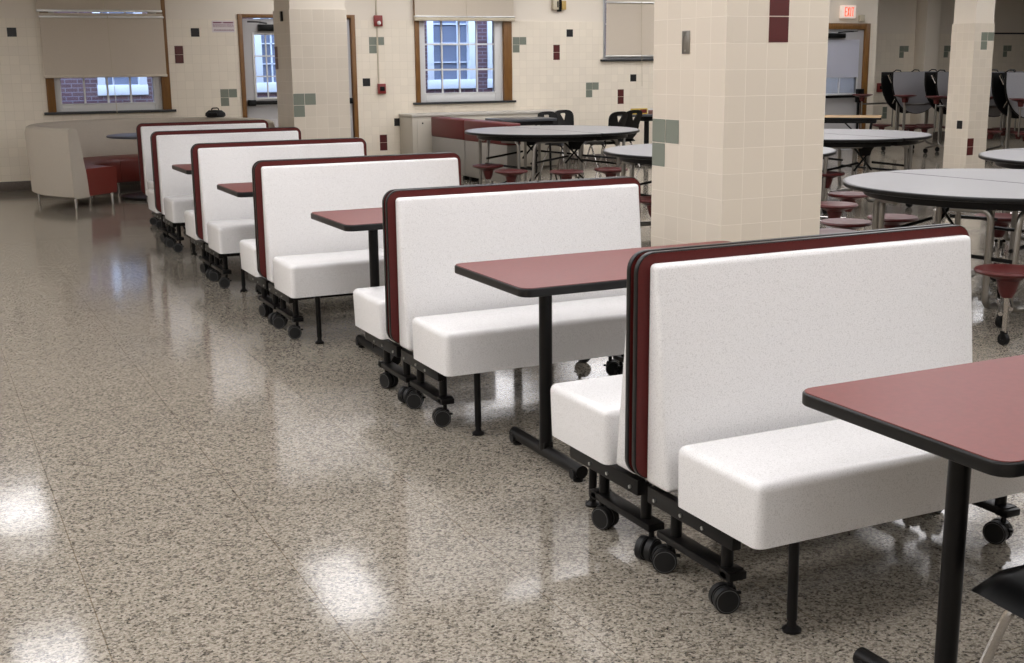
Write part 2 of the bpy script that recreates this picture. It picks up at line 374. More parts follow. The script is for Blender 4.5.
# tiled columns
def column(name, x, y, w, d, th, zline, zt, accents, inset=.012):
    bm = bmesh.new(); uvl = bm.loops.layers.uv.new('UVMap'); names = list(ACC); nx = round(w/th); ny = max(1, round(d/th))
    def quad(ps, mi, uvs):
        f = bm.faces.new([bm.verts.new(p) for p in ps]); f.material_index = mi
        for l, u in zip(f.loops, uvs): l[uvl].uv = u
    def sides(x0, x1, y0, y1, z0, z1, mi):
        for (ax, ay), (bx, by), n in (((x0, y0), (x1, y0), nx), ((x1, y0), (x1, y1), ny), ((x1, y1), (x0, y1), nx), ((x0, y1), (x0, y0), ny)):
            quad([(ax, ay, z0), (bx, by, z0), (bx, by, z1), (ax, ay, z1)], mi, [(0, (z0-zline)/th), (n, (z0-zline)/th), (n, (z1-zline)/th), (0, (z1-zline)/th)])
    sides(x, x+w, y, y+d, 0, zt, 0)
    sides(x+inset, x+w-inset, y+inset, y+d-inset, zt, CZ, 1)
    quad([(x, y, zt), (x+w, y, zt), (x+w, y+d, zt), (x, y+d, zt)], 1, [(0, 0)]*4)
    g = .0028
    for kind, face, i, j in accents:      # tile i along the face, j rows above zline
        z0 = zline+j*th+g; z1 = z0+th-2*g; mi = 2+names.index(kind); e = .0022
        if face == 'f':
            a = x+i*w/nx+g; c = a+w/nx-2*g
            quad([(a, y-e, z0), (c, y-e, z0), (c, y-e, z1), (a, y-e, z1)], mi, [(0, 0)]*4)
        else:
            a = y+i*d/ny+g; c = a+d/ny-2*g
            quad([(x-e, c, z0), (x-e, a, z0), (x-e, a, z1), (x-e, c, z1)], mi, [(0, 0)]*4)
    me = bpy.data.meshes.new(name); bm.to_mesh(me); bm.free()
    for m in [COLTILE, PAINT]+list(ACC.values()): me.materials.append(m)
    o = bpy.data.objects.new(name, me); COL.objects.link(o); return tag(o, kind='structure')
S = .926
column('column', 3.908, 5.427, .681, .70, .1379, 1.305*S, 2.30, [('red', 'f', 2, 3), ('red', 'f', 2, 4), ('red', 'f', 2, 5), ('grn', 'l', 4, -1), ('grn', 'l', 3, -1), ('grn', 'l', 4, -2)])
column('column', 3.985, 13.844, .675, .675, .1338, 1.163*S, 1.163*S+.1338*8, [('grn', 'f', 0, 0), ('grn', 'f', 1, 0), ('grn', 'f', 0, -1), ('red', 'l', 4, 4), ('red', 'l', 4, 3)])
c3 = column('column', 13.25, 12.66, .37, .42, .12, .20, 2.0, [('grn', 'f', 1, 13), ('grn', 'f', 2, 13), ('grn', 'f', 1, 12), ('blk', 'l', 1, 3), ('red', 'f', 0, 1), ('red', 'f', 0, 0)], .012)
# outlet plate on the near column
b = MB(); b.box(-.006, 0, -.036, .036, -.062, .062, .002)
o = b.build('blank_plate', STEEL, loc=(3.908, 5.427+.368, 1.632)); tag(o, 'blank metal plate on the left face of the big tiled column', 'wall plate')
for z in (-.045, .045):
    b = MB(); b.cyl((-.009, 0, z), (-.006, 0, z), .005, n=10); b.build('screw', BOLT, o)
b = MB(); b.box(-.02, 0, -.03, .03, -.055, .055, .003); b.box(-.024, -.018, -.022, .022, -.002, .002)
o = b.build('switch_box', BLACK, loc=(3.985, 14.13, 2.075)); tag(o, 'black switch box high on the side of the far left column', 'switch')

# ------------------------------------------------------------------ windows, doors
def window(idx, xa, xb, zb, zt, ga, gb, gz, nv, hz, wood, sy=WY):
    r = empty('window_%d' % idx, (0, 0, 0)); tag(r, kind='structure')
    if wood:
        b = MB(); b.box(xa, xa+wood[0], sy-.02, sy+.14, zb, zt, .004); b.box(xb-wood[1], xb, sy-.02, sy+.14, zb, zt, .004); b.box(xa+wood[0], xb-wood[1], sy-.02, sy+.14, zt-.1, zt, .004)
        b.build('wood_casing', WOOD, r)
    else: wood = (.0, .0)
    fa, fb = xa+wood[0], xb-wood[1]; top = zt-(.1 if wood[0] else 0)
    b = MB()
    for a in ((fa, ga, zb, top), (gb, fb, zb, top), (ga, gb, zb, gz), (ga, gb, top-.08, top)): b.box(a[0], a[1], sy+.03, sy+.12, a[2], a[3], .004)
    b.box(ga-.01, gb+.01, sy+.02, sy+.035, gz-.012, gz, .002)
    b.build('sash_frame', VINYL, r)
    b = MB()
    for k in range(1, nv+1):
        x = ga+(gb-ga)*k/(nv+1); b.box(x-.011, x+.011, sy+.062, sy+.09, gz, top-.08)
    for z in hz: b.box(ga, gb, sy+.061, sy+.091, z-.012, z+.012)
    b.build('muntins', VINYL, r)
    b = MB(); b.box(ga, gb, sy+.072, sy+.078, gz, top-.08); b.build('pane', GLASS, r)
    b = MB(); b.box(xa-.05, xb+.05, sy-.05, sy+.16, zb-.025, zb+.006, .003); b.build('sill', SILL, r)
    return r
window(1, 1.62, 3.16, .965, 2.62, 1.80, 2.95, 1.07, 3, [1.5, 1.95], (.10, .11))
window(2, 6.63, 8.17, .975, 2.62, 6.80, 7.91, 1.11, 3, [1.44, 1.80], (.07, .13))
window(3, 9.74, 11.3, 1.56, 2.62, 9.80, 11.24, 1.60, 3, [2.1], None)
# roller shades
def shade(label, xa, xb, z0, z1, y, bars, fabz, cordx, zc):
    r = empty('roller_shade', (0, 0, 0)); tag(r, label, 'shade')
    b = MB(); b.box(xa+.01, xb-.01, y-.002, y+.002, fabz, z1); b.build('shade_fabric', SHADE, r)
    for (za, zb_, m, dd) in bars:
        b = MB(); b.box(xa, xb, y-dd, y+dd, za, zb_, min(.008, (zb_-za)*.3)); b.build('shade_rail', m, r)
    b = MB(); b.tube([(cordx, y-.03, z1), (cordx+.01, y-.03, (zc+z1)/2), (cordx+.03, y-.03, zc)], .0035, 6); b.build('pull_cord', BEIGEPL, r)
    return r
SH2 = mat('hem_fabric', (.60, .53, .43), .8)
shade('tan roller shade pulled most of the way down over the leftmost window', 1.60, 3.125, 1.40, 2.195, WY-.045, [(1.395, 1.43, SH2, .008), (2.135, 2.162, ALU, .018)], 1.41, 2.42, .93)
shade('tan upper roller shade above the pair of metal rails on the leftmost window', 1.58, 3.11, 2.2, 2.9, WY-.045, [(2.206, 2.238, ALU, .02)], 2.22, 2.36, 2.25)
shade('tan roller shade rolled up to a thick rail above the many-paned middle window', 6.61, 8.19, 2.12, 2.9, WY-.06, [(2.125, 2.175, BEIGEPL, .03), (2.178, 2.195, ALU, .028)], 2.18, 7.4, 1.75)
shade('tan roller shade closing the short window beside the big column', 9.76, 11.28, 1.60, 2.9, WY-.04, [(1.60, 1.625, ALU, .01), (2.405, 2.43, ALU, .02)], 1.61, 10.38, 1.15)

# double door
def door_leaf(name, xa, xb, zt, ga, gb, gz0, gz1, y, mats=DOORP, nv=2, hz=()):
    r = empty(name, (0, 0, 0)); tag(r, kind='structure')
    b = MB()
    for a in ((xa, ga, .01, zt), (gb, xb, .01, zt), (ga, gb, .01, gz0), (ga, gb, gz1, zt)): b.box(a[0], a[1], y, y+.045, a[2], a[3])
    b.build('door_panel', mats, r)
    b = MB(); w = .03
    for a in ((ga-w, ga, gz0-w, gz1+w), (gb, gb+w, gz0-w, gz1+w), (ga, gb, gz0-w, gz0), (ga, gb, gz1, gz1+w)): b.box(a[0], a[1], y-.012, y+.02, a[2], a[3], .003)
    for k in range(1, nv+1):
        x = ga+(gb-ga)*k/(nv+1); b.box(x-.009, x+.009, y+.001, y+.02, gz0, gz1)
    for z in hz: b.box(ga, gb, y+.0, y+.021, z-.009, z+.009)
    b.build('glazing_frame', VINYL, r)
    b = MB(); b.box(ga, gb, y+.024, y+.03, gz0, gz1); b.build('pane', GLASS, r)
    return r
def frame(idx, xa, xb, zt, w, wt, y=WY):
    b = MB(); b.box(xa, xa+w, y-.025, y+.2, 0, zt, .004); b.box(xb-w, xb, y-.025, y+.2, 0, zt, .004); b.box(xa+w, xb-w, y-.025, y+.2, zt-wt, zt, .004)
    return tag(b.build('trim_%d' % idx, WOOD), kind='structure')
frame(3, 4.10, 5.74, 2.20, .058, .045)
d = door_leaf('door_1', 4.17, 4.92, 2.14, 4.315, 4.79, 1.10, 1.93, WY+.02, nv=2, hz=(1.38, 1.65))
d2 = door_leaf('door_2', 4.925, 5.67, 2.14, 5.06, 5.53, 1.10, 1.93, WY+.02, nv=2, hz=(1.38, 1.65))
for r, xa, xb in ((d, 4.18, 4.9), (d2, 4.94, 5.66)):
    b = MB(); b.box(xa, xb, WY-.05, WY-.01, 1.005, 1.055, .006); b.box(xa, xa+.1, WY-.06, WY+.02, .99, 1.07, .008); b.box(xb-.1, xb, WY-.06, WY+.02, .99, 1.07, .008); b.build('panic_bar', BLACK, r)
    b = MB(); b.box(xa+.19, xa+.56, WY-.06, WY+.02, 1.98, 2.065, .008); b.tube([(xa+.3, WY-.05, 2.08), (xa+.15, WY-.2, 2.09), (xa+.05, WY-.02, 2.1)], .01, 6); b.build('door_closer', BLACK, r)
    b = MB(); b.box(xa, xb, WY-.002, WY+.019, .12, .80, .004); b.build('kick_plate', mat('kick_plate', (.36, .34, .33), .35, .3), r)
frame(4, 13.88, 15.03, 2.13, .10, .10)
d = door_leaf('door_3', 13.98, 14.925, 2.02, 14.07, 14.80, .96, 1.82, WY+.02, nv=1, hz=(1.24, 1.53))
b = MB(); b.box(13.99, 14.92, WY-.05, WY-.01, .885, .93, .006); b.box(14.80, 14.92, WY-.07, WY+.02, .80, 1.03, .008); b.box(13.99, 14.06, WY-.06, WY+.02, .86, .95, .006); b.build('panic_bar', BLACK, d)
b = MB(); b.box(14.85, 14.872, WY-.02, WY+.02, .02, .8); b.build('vertical_rod', BLACK, d)
b = MB(); b.box(14.05, 14.46, WY-.07, WY+.02, 1.885, 1.965, .008); b.tube([(14.3, WY-.05, 1.975), (14.5, WY-.2, 1.99), (14.75, WY-.02, 2.0)], .01, 6); b.build('door_closer', BLACK, d)
b = MB(); b.box(14.06, 14.81, WY-.012, WY-.006, 1.235, 1.86); b.box(14.06, 14.81, WY-.016, WY-.003, 1.225, 1.25, .002)
tag(b.build('door_shade', SHADE2), 'pale shade half covering the glass of the exit door', 'shade')

# ------------------------------------------------------------------ outside
bld = empty('brick_building', (0, WY+5, 0)); tag(bld, 'brick building with white framed windows seen through the windows', 'building')
OW = [(-.6, .5), (2.92, 3.72), (5.60, 6.55), (8.86, 9.84), (10.10, 11.1), (13.4, 14.4), (16.5, 17.4), (18.5, 19.3)]
bm_pieces = []
x = -8
b = MB()
for xa, xb in OW:
    b.box(x, xa, 0, .3, 0, 6); b.box(xa, xb, 0, .3, 0, 1.07); b.box(xa, xb, 0, .3, 3.4, 6); x = xb
b.box(x, 24, 0, .3, 0, 6)
b.build('brick_wall', BRICK, bld)
OFR = mat('outside_trim', (.78, .82, .88), .5)
for xa, xb in OW:
    b = MB()
    for a in ((xa, xa+.12, 1.23, 3.25), (xb-.13, xb, 1.23, 3.25), (xa-.01, xb+.01, 1.06, 1.23), (xa, xb, 3.25, 3.4)): b.box(a[0], a[1], -.04, .12, a[2], a[3], .005)
    n = 3
    for k in range(1, n):
        xx = xa+(xb-xa)*k/n; b.box(xx-.012, xx+.012, .06, .1, 1.2, 3.3)
    for z in (1.55, 1.9, 2.25, 2.6): b.box(xa+.12, xb-.13, .06, .1, z-.009, z+.009)
    f = b.build('window_frame', OFR, bld)
    b = MB(); b.box(xa+.1, xb-.1, .1, .11, 1.2, 3.3); b.build('pane', GLASSD, f)

# ------------------------------------------------------------------ small things on the back wall
r = empty('fire_strobe', (6.08, WY, 2.122)); tag(r, 'red fire alarm strobe high on the wall with white lens', 'alarm')
b = MB(); b.box(-.062, .062, -.045, 0, -.075, .075, .008); b.build('housing', REDPL, r)
b = MB(); b.lathe([(0, .03), (.022, .022), (.03, 0)], (0.005, -.045, -.03), 16, M=rotm(PI/2)); b.build('strobe_lens', WHITEPL, r)
r = empty('fire_pull_station', (6.10, WY, 1.187)); tag(r, 'red fire alarm pull station on the wall below the strobe', 'alarm')
b = MB(); b.box(-.058, .058, -.05, 0, -.07, .07, .008); b.build('housing', REDPL, r)
b = MB(); b.box(-.035, .035, -.062, -.048, -.03, .03, .004); b.build('pull_handle', BLACK, r)
b = MB(); b.box(6.06, 6.076, WY-.012, WY, 1.257, 2.047); b.box(6.06, 6.076, WY-.0, WY+.012, 2.2, 2.25)
tag(b.build('conduit', BEIGEPL), 'thin beige conduit running between the two red alarms', 'conduit')
b = MB(); b.box(6.06, 6.076, WY-.004, WY+.014, 2.197, CZ)
tag(b.build('conduit', BEIGEPL), 'thin beige conduit rising from the red strobe to the ceiling', 'conduit')
r = empty('fire_pull_station', (16.68, YR, 1.0)); tag(r, 'small red alarm box right of the exit door', 'alarm')
b = MB(); b.box(-.07, .07, -.05, 0, -.085, .085, .008); b.build('housing', REDPL, r)
b = MB(); b.box(-.035, .035, -.062, -.048, -.03, .03, .004); b.build('pull_handle', BLACK, r)
r = empty('notice_sign', (3.905, WY, 2.037)); tag(r, 'white paper notice with purple print left of the double door', 'sign')
b = MB(); b.box(-.15, .15, -.004, 0, -.075, .075); b.build('paper_sheet', PAPER, r)
b = MB()
for (xa, xb, z, h) in [(-.135, -.02, .05, .016), (0, .135, .05, .016)]: b.box(xa, xb, -.0055, -.003, z-h/2, z+h/2)
random.seed(3)
for z in (.024, .010, -.004, -.042, -.052):
    x = -.135+(.01 if z < -.02 else 0)
    while x < .13:
        w = random.uniform(.012, .03); b.box(x, min(x+w, .138), -.0055, -.003, z-.003, z+.003); x += w+.008
b.build('printed_lines', INK, r)
# thermostat cluster
r = empty('wall_sensor_cluster', (8.97, WY, 2.36)); tag(r, 'grey and yellow control boxes either side of a black conduit', 'control box')
b = MB(); b.box(-.125, -.03, -.06, 0, -.06, .09, .006); b.build('grey_box', BEIGEPL, r)
b = MB(); b.box(-.06, -.04, -.064, -.058, -.03, .06); b.build('grille', BLACK, r)
b = MB(); b.box(.03, .1, -.05, 0, -.06, .07, .006); b.build('yellow_box', mat('yellow_box', (.50, .34, .10), .5), r)
b = MB(); b.box(-.03, .02, -.05, .012, -.085, CZ-2.36, .004); b.build('black_conduit', BLACK, r)
# exit sign
r = empty('exit_sign', (14.50, WY, 2.315)); tag(r, 'white EXIT sign with glowing red letters above the far door', 'sign')
b = MB(); b.box(-.15, .13, -.09, 0, -.105, .105, .006); b.build('sign_box', EXITP, r)
def strokes(mb, ch, x, w, h, t, y):
    B = lambda xa, xb, za, zb: mb.box(xa, xb, y-.004, y, za, zb)
    if ch == 'E':
        B(x, x+t, -h/2, h/2)
        for z in (-h/2, -t/2, h/2-t): B(x+t, x+w, z, z+t)
    if ch == 'X':
        for sgn in (1, -1):
            a = math.atan2(h, w-t)*sgn; L = math.hypot(h, w-t)
            mb.box(-L/2, L/2, -.002, .002, -t/2, t/2, M=Matrix.Translation((x+w/2, y-.002, 0)) @ Matrix.Rotation(-a, 4, 'Y'))
    if ch == 'I': B(x+w/2-t/2, x+w/2+t/2, -h/2, h/2)
    if ch == 'T': B(x+w/2-t/2, x+w/2+t/2, -h/2, h/2-t); B(x, x+w, h/2-t, h/2)
b = MB(); xx = -.11
for ch, w in (('E', .045), ('X', .05), ('I', .03), ('T', .048)): strokes(b, ch, xx, w, .15, .015, -.09); xx += w+.008
b.build('letters', ORANGE, r)
b = MB(); b.box(14.77, 14.87, WY-.05, WY+.0, 2.16, 2.27, .006); tag(b.build('sensor_box', BEIGEPL), 'small beige box on the wall right below the EXIT sign', 'control box')

# radiator cabinet under the middle window
r = empty('radiator_cabinet', (6.36, 16.2, 0)); tag(r, 'long beige metal cabinet standing under the many-paned window', 'cabinet')
b = MB(); b.box(0, 2.35, 0, .50, .03, .80, .006); b.build('body', CABM, r)
b = MB(); b.box(-.01, 2.36, -.015, .50, .80, .835, .006); b.build('top', mat('cabinet_top', (.50, .47, .42), .3), r)
for xa, xb in ((.07, .60), (.61, 1.45), (1.46, 2.3)):
    b = MB(); b.box(xa, xb, -.012, .0, .08, .76, .004); p = b.build('panel', CABM, r)
    b = MB(); b.cyl((xa+.08, -.018, .71), (xa+.08, -.012, .71), .012, n=10); b.build('latch', BLACK, p)

# ------------------------------------------------------------------ booth benches
L = 1.303; HL = L/2; PH = .991; PB = .300
def caster(mb_fork, x, y, ztop, yaw, parent, r=.038):
    M = Matrix.Translation((x, y, 0)) @ Matrix.Rotation(yaw, 4, 'Z')
    mb = MB(); mb.cyl((0, 0, ztop), (0, 0, r*1.75), .009, n=10)
    mb.lathe([(0, r*1.95), (.016, r*1.9), (.02, r*1.55), (.012, r*1.3), (0, r*1.3)], (0, 0, 0), 14)
    mb.box(-.012, .024, -.008, .008, r*.7, r*1.6, .004)
    mb.box(-.034, -.012, -.006, .006, r*1.2, r*1.45, .003)
    bmesh.ops.transform(mb.bm, matrix=M, verts=mb.bm.verts)
    c = mb.build('caster', BLACK, parent)
    for s in (-1, 1):
        w = MB()
        yy = s*.0175
        for k, rad, hw, mm in ((0, r, .010, RUBBER), (1, r*.90, .0108, GREYRING), (2, r*.84, .0116, RUBBER)):
            w.cyl((.016, yy-hw, r), (.016, yy+hw, r), rad, n=26, m=mm)
        bmesh.ops.transform(w.bm, matrix=M, verts=w.bm.verts)
        w.build('wheel', RUBBER, c)
    return c
def make_bench():
    t = empty('booth_bench', (0, 0, 0))
    # laminate back panel with a black edge band; front side is -y
    pol = rrect(-HL, HL, PB, PH, .058, 8)
    b = MB(); b.prism(pol, -.030, -.010, .003, m=EDGE, M=XZ); b.build('panel_edge', EDGE, t)
    pol2 = rrect(-HL+.004, HL-.004, PB+.004, PH-.004, .054, 8)
    b = MB(); b.prism(pol2, -.0315, -.0085, 0, M=XZ); b.build('back_panel', MAROON, t)
    # wedge back cushion
    x = HL-.036; zt = PH-.030; zb = .292
    b = MB(); b.hexa([(-x, -.150, zb), (x, -.150, zb), (x, -.032, zb), (-x, -.032, zb), (-x, -.075, zt), (x, -.075, zt), (x, -.032, zt), (-x, -.032, zt)], .016, 4)
    b.build('back_cushion', BOOTHW, t)
    # seat
    xs = HL-.030
    b = MB(); b.hexa([(-xs+.004, -.584, .276), (xs-.004, -.584, .276), (xs-.004, -.195, .276), (-xs+.004, -.195, .276), (-xs, -.590, .459), (xs, -.590, .459), (xs, -.195, .459), (-xs, -.195, .459)], .027, 5, keep=True)
    b.build('seat', BOOTHW, t)
    for s in (-1, 1):
        ux = s*(HL-.116)
        b = MB()
        b.box(s*(HL-.062)-.015, s*(HL-.062)+.015, -.46, -.028, .226, .277, .003); b.box(min(ux, s*(HL-.062)), max(ux, s*(HL-.062)), -.36, -.33, .226, .25); b.box(min(ux, s*(HL-.062)), max(ux, s*(HL-.062)), -.1, -.07, .226, .25)           # rail under the seat
        b.cyl((ux, -.085, .12), (ux, -.085, .24), .018, n=16); b.cyl((ux, -.345, .12), (ux, -.345, .24), .018, n=16)   # uprights
        b.box(ux-.03, ux+.03, -.40, -.022, .102, .126, .004)           # lower plate
        b.box(ux-.03, ux+.03, -.385, -.35, .100, .13, .003)
        fr = b.build('end_frame', BLKMET, t)
        for v in (-.07, -.21, -.32):
            b = MB(); b.cyl((s*(HL-.062)+s*.013, v, .245), (s*(HL-.062)+s*.02, v, .245), .006, n=8); b.build('bolt', BOLT, fr)
        caster(None, ux, -.052, .11, 2.6 if s < 0 else .4, t)
        caster(None, ux, -.362, .11, 2.9 if s < 0 else 1.9, t)
        lx = s*(HL-.188)
        b = MB(); b.cyl((lx, -.545, .285), (lx, -.549, .035), .0145, n=14); b.lathe([(0, .0), (.026, .0), (.027, .008), (.014, .018), (.010, .04), (0, .04)], (lx, -.549, 0), 18); b.lathe([(.019, .27), (.019, .285), (0, .285)], (lx, -.545, 0), 14)
        b.build('leg', BLKMET, t)
    # cross rail under the seat
    b = MB(); b.box(-HL+.11, HL-.11, -.36, -.335, .22, .245, .002); b.box(-HL+.11, HL-.11, -.055, -.03, .255, .283, .002); b.build('cross_rail', BLKMET, t)
    return t
BY = [(1.850, 3.001), (1.843, 5.057), (1.768, 7.042), (1.790, 8.860), (1.838, 10.736), (1.988, 12.393)]
BLf = ['nearest white booth bench facing the camera, behind the large front maroon table',
       'second white booth bench facing the camera, behind the second maroon table',
       'third white booth bench facing the camera, its top edge ending left of the stool tables',
       'fourth white booth bench facing the camera, standing before the left column',
       'fifth white booth bench facing the camera, with a small table corner before it',
       'farthest white booth bench facing the camera, beside the curved cream sofa']
BLr = ['white booth bench turned away, backing the nearest camera-facing bench',
       'white booth bench turned away, backing the second camera-facing bench',
       'white booth bench turned away, backing the third camera-facing bench',
       'white booth bench turned away, backing the fourth camera-facing bench',
       'white booth bench turned away, backing the fifth camera-facing bench',
       'white booth bench turned away toward the sofa, backing the farthest camera-facing bench']
bench = make_bench(); first = True
for i, (x, y) in enumerate(BY):
    for rear in (0, 1):
        if rear and i == 5: continue
        loc = (x+HL, y, 0); rz = PI if rear else 0
        if first: o = bench; o.location = loc; first = False
        else: o = copy_tree(bench, loc, rz)
        o.rotation_euler = (0, 0, rz)
        tag(o, (BLr if rear else BLf)[i], 'booth bench', 'white booth benches in the row')

# maroon booth tables
def make_table(TL=1.32, TW=.64, H=.755):
    t = empty('booth_table', (0, 0, 0))
    b = MB(); b.prism(rrect(0, TL, 0, TW, .045, 6), H-.034, H-.0015, .006, 3); b.build('table_edge', EDGE, t)
    b = MB(); b.prism(rrect(.005, TL-.005, .005, TW-.005, .041, 6), H-.005, H, 0); b.build('table_top', TOPRED, t)
    for px, sgn in ((.24, 1), (TL-.24, -1)):
        b = MB(); b.cyl((px, .29, .05), (px, .29, H-.05), .0255, n=22); b.build('pole', BLKMET, t)
        b = MB(); b.tube([(px, 0.0, .042), (px, .57, .042)], .025, 18); b.lathe([(0, 0), (.02, 0), (.021, .012), (0, .02)], (px, .03, 0), 14); b.lathe([(0, 0), (.02, 0), (.021, .012), (0, .02)], (px, .54, 0), 14)
        b.box(px-.02, px+.02, .265, .315, .05, .085, .004)
        f = b.build('foot', BLKMET, t)
        for v in (.03, .54):
            b = MB(); b.cyl((px-.03, v, .03), (px-.012, v, .03), .018, n=14); b.build('glide', RUBBER, f)
        b = MB(); b.box(px-.07, px+.16, .25, .33, H-.052, H-.034, .003); b.box(px+.08, px+.12, .22, .26, H-.07, H-.034, .003); b.cyl((px+.04, .24, H-.06), (px+.04, .24, H-.034), .01, n=10)
        b.build('bracket', BLACK, t)
    return t
TB = [(1.858, 1.622), (1.879, 3.770), (1.894, 5.748), (1.815, 7.62), (1.873, 9.47), (2.05, 11.25)]
TLb = ['large maroon-topped table with black edge in the front right corner', 'maroon-topped table between the nearest and second camera-facing benches',
       'maroon-topped table between the second and third camera-facing benches', 'maroon-topped table between the third and fourth camera-facing benches',
       'maroon-topped table between the fourth and fifth camera-facing benches', 'maroon-topped table between the two farthest camera-facing benches']
tb = make_table()
for i, (x, y) in enumerate(TB):
    o = tb if i == 0 else copy_tree(tb)
    o.location = (x, y, 0); tag(o, TLb[i], 'table', 'maroon booth tables')
for c in kids(tb):                    # the front table's pedestal stands nearer its end
    if c.name.split('.')[0] in ('pole', 'foot', 'bracket') and sum(v.co.x for v in c.data.vertices)/len(c.data.vertices) < .6: c.location.x = -.05

# ------------------------------------------------------------------ stool tables
def stool(parent, x, y, h, cx, cy, post=True, zarm=.20):
    b = MB()
    b.lathe([(0, h-.012), (.10, h-.010), (.150, h-.002), (.172, h-.004), (.180, h-.014), (.172, h-.026), (.12, h-.040), (.062, h-.062), (.045, h-.13), (.030, h-.16), (0, h-.16)], (x, y, 0), 28)
    s = b.build('stool_seat', SEATRED, parent)
    if post:
        b = MB(); b.cyl((x, y, .07), (x, y, h-.10), .014, n=12)
        dx, dy = cx-x, cy-y; d = math.hypot(dx, dy); ux, uy = dx/d, dy/d; nx, ny = -uy, ux
        ln = d-.55
        for k, q in enumerate((-.025, .025)):
            b.tube([(x+nx*q, y+ny*q, zarm-.03*k), (x+ux*(ln*.6)+nx*q, y+uy*(ln*.6)+ny*q, zarm-.03*k), (x+ux*ln+nx*q, y+uy*ln+ny*q, zarm+.12)], .012, 8, fillet=.08)
        b.build('stool_arm', CHROME, s)
        b = MB(); b.cyl((x-.012, y, .032), (x+.012, y, .032), .032, n=18); b.box(x-.018, x+.018, y-.012, y+.012, .03, .08, .004)
        b.build('caster', BLACK, s)
    return s
def stool_table(label, cx, cy, a, bb, ang, stools, H=.77, seam=True, sh=.425):
    t = empty('stool_table', (cx, cy, 0)); tag(t, label, 'table', 'grey round folding stool tables')
    R_ = Matrix.Rotation(ang, 4, 'Z')
    def half(s, rr, n=36):
        g = .011
        pts = [(s*g, -bb*rr)] + [(s*(a*rr*math.cos(-PI/2+PI*k/n))+s*g, bb*rr*math.sin(-PI/2+PI*k/n)) for k in range(1, n)] + [(s*g, bb*rr)]
        return pts if s > 0 else pts[::-1]
    for s in (1, -1):
        b = MB(); b.prism(half(s, 1), H-.030, H-.001, .008, 3, M=R_); e = b.build('top_edge', EDGE, t)
        b = MB(); b.prism(half(s, .985), H-.006, H, 0, M=R_); b.build('table_top', GREYTOP, t)
        b = MB(); b.prism([(p[0]*.86+s*.03, p[1]*.9) for p in half(s, .96)], H-.085, H-.03, .004, M=R_); b.build('apron', BLACK, t)
        # tube frame
        for q in (-1, 1):
            b = MB()
            pts = [(s*.78*a, q*.22*bb, H-.09), (s*.78*a, q*.22*bb, .10)]
            b.tube([(s*.2*a, q*.62*bb, H-.09), (s*.56*a, q*.50*bb, H-.09), (s*.60*a, q*.50*bb, .09), (s*.20*a, q*.50*bb, .09)], .0195, 10, fillet=.09)
            b.tube([(s*.80*a, q*.20*bb, H-.09), (s*.72*a, q*.42*bb, H-.09), (s*.72*a, q*.42*bb, .12), (s*.4*a, q*.42*bb, .10)], .0195, 10, fillet=.06)
            bmesh.ops.transform(b.bm, matrix=R_, verts=b.bm.verts); b.build('tube_leg', STEEL, t)
            b = MB(); b.cyl((s*.66*a, q*.50*bb-.013, .04), (s*.66*a, q*.50*bb+.013, .04), .04, n=20); b.box(s*.66*a-.02, s*.66*a+.02, q*.5*bb-.018, q*.5*bb+.018, .045, .1, .005)
            bmesh.ops.transform(b.bm, matrix=R_, verts=b.bm.verts); b.build('caster', BLACK, t)
        b = MB(); b.tube([(s*.60*a, -.5*bb, .38), (s*.60*a, .5*bb, .38)], .012, 8); b.tube([(s*.1*a, -.48*bb, .50), (s*.60*a, -.48*bb, .44)], .012, 8); b.tube([(s*.1*a, .48*bb, .50), (s*.60*a, .48*bb, .44)], .012, 8)
        bmesh.ops.transform(b.bm, matrix=R_, verts=b.bm.verts); b.build('cross_bar', BLKMET, t)
    b = MB(); b.box(-.009, .009, -bb*.99, bb*.99, H-.03, H+.0006, M=R_); b.build('seam_strip', BLACK, t)
    # folding mechanism by the seam
    for q in (-1, 1):
        b = MB()
        for s in (-1, 1): b.tube([(s*.16, q*.45*bb, H-.09), (-s*.12, q*.45*bb, .42)], .011, 6)
        b.prism([(-.11, 0), (.11, 0), (.05, -.13), (-.05, -.13)], q*.47*bb-.02, q*.47*bb+.012, 0, M=Matrix.Translation((0, 0, H-.07)) @ XZ)
        bmesh.ops.transform(b.bm, matrix=R_, verts=b.bm.verts); b.build('folding_hinge', BLACK, t)
        for s in (-1, 1):
            b = MB(); b.tube([(s*.10, q*.42*bb, H-.1), (s*.10, q*.42*bb, .10), (s*.30, q*.42*bb, .09)], .018, 8, fillet=.06)
            bmesh.ops.transform(b.bm, matrix=R_, verts=b.bm.verts); b.build('center_leg', STEEL, t)
    for (x, y) in stools: stool(t, x-cx, y-cy, sh, 0, 0)
    return t
SZ = (1.5322-.425)/(1.5322-.457)
def ss(l): return [(x*SZ, y*SZ) for x, y in l]
stool_table('large grey stool table at the right edge, just beyond the nearest bench', 6.17, 5.55, .99, .99, .12, ss([(5.1, 4.528), (5.689, 6.456), (6.139, 6.493), (5.261, 6.091), (6.803, 6.155)]))
stool_table('grey stool table partly hidden behind the big tiled column', 6.38, 8.93, 1.0, 1.0, .1, ss([(6.915, 7.833), (6.321, 7.311), (6.890, 10.0), (5.35, 8.35)]))
stool_table('grey stool table standing before the maroon and grey divider', 6.68, 12.62, 1.0, 1.0, .1, ss([(5.503, 11.294), (5.595, 12.05), (5.963, 10.95), (6.485, 10.95)]))
stool_table('grey stool table right of the big column, before the exit door', 8.72, 10.15, .97, .97, .05, ss([(8.027, 9.421), (9.02, 8.85), (9.47, 8.5), (8.1, 10.6)]))
stool_table('grey stool table cut by the right edge, before the small pillar', 8.52, 6.62, 1.0, 1.0, .1, ss([(9.6, 7.9), (8.0, 7.95)]))

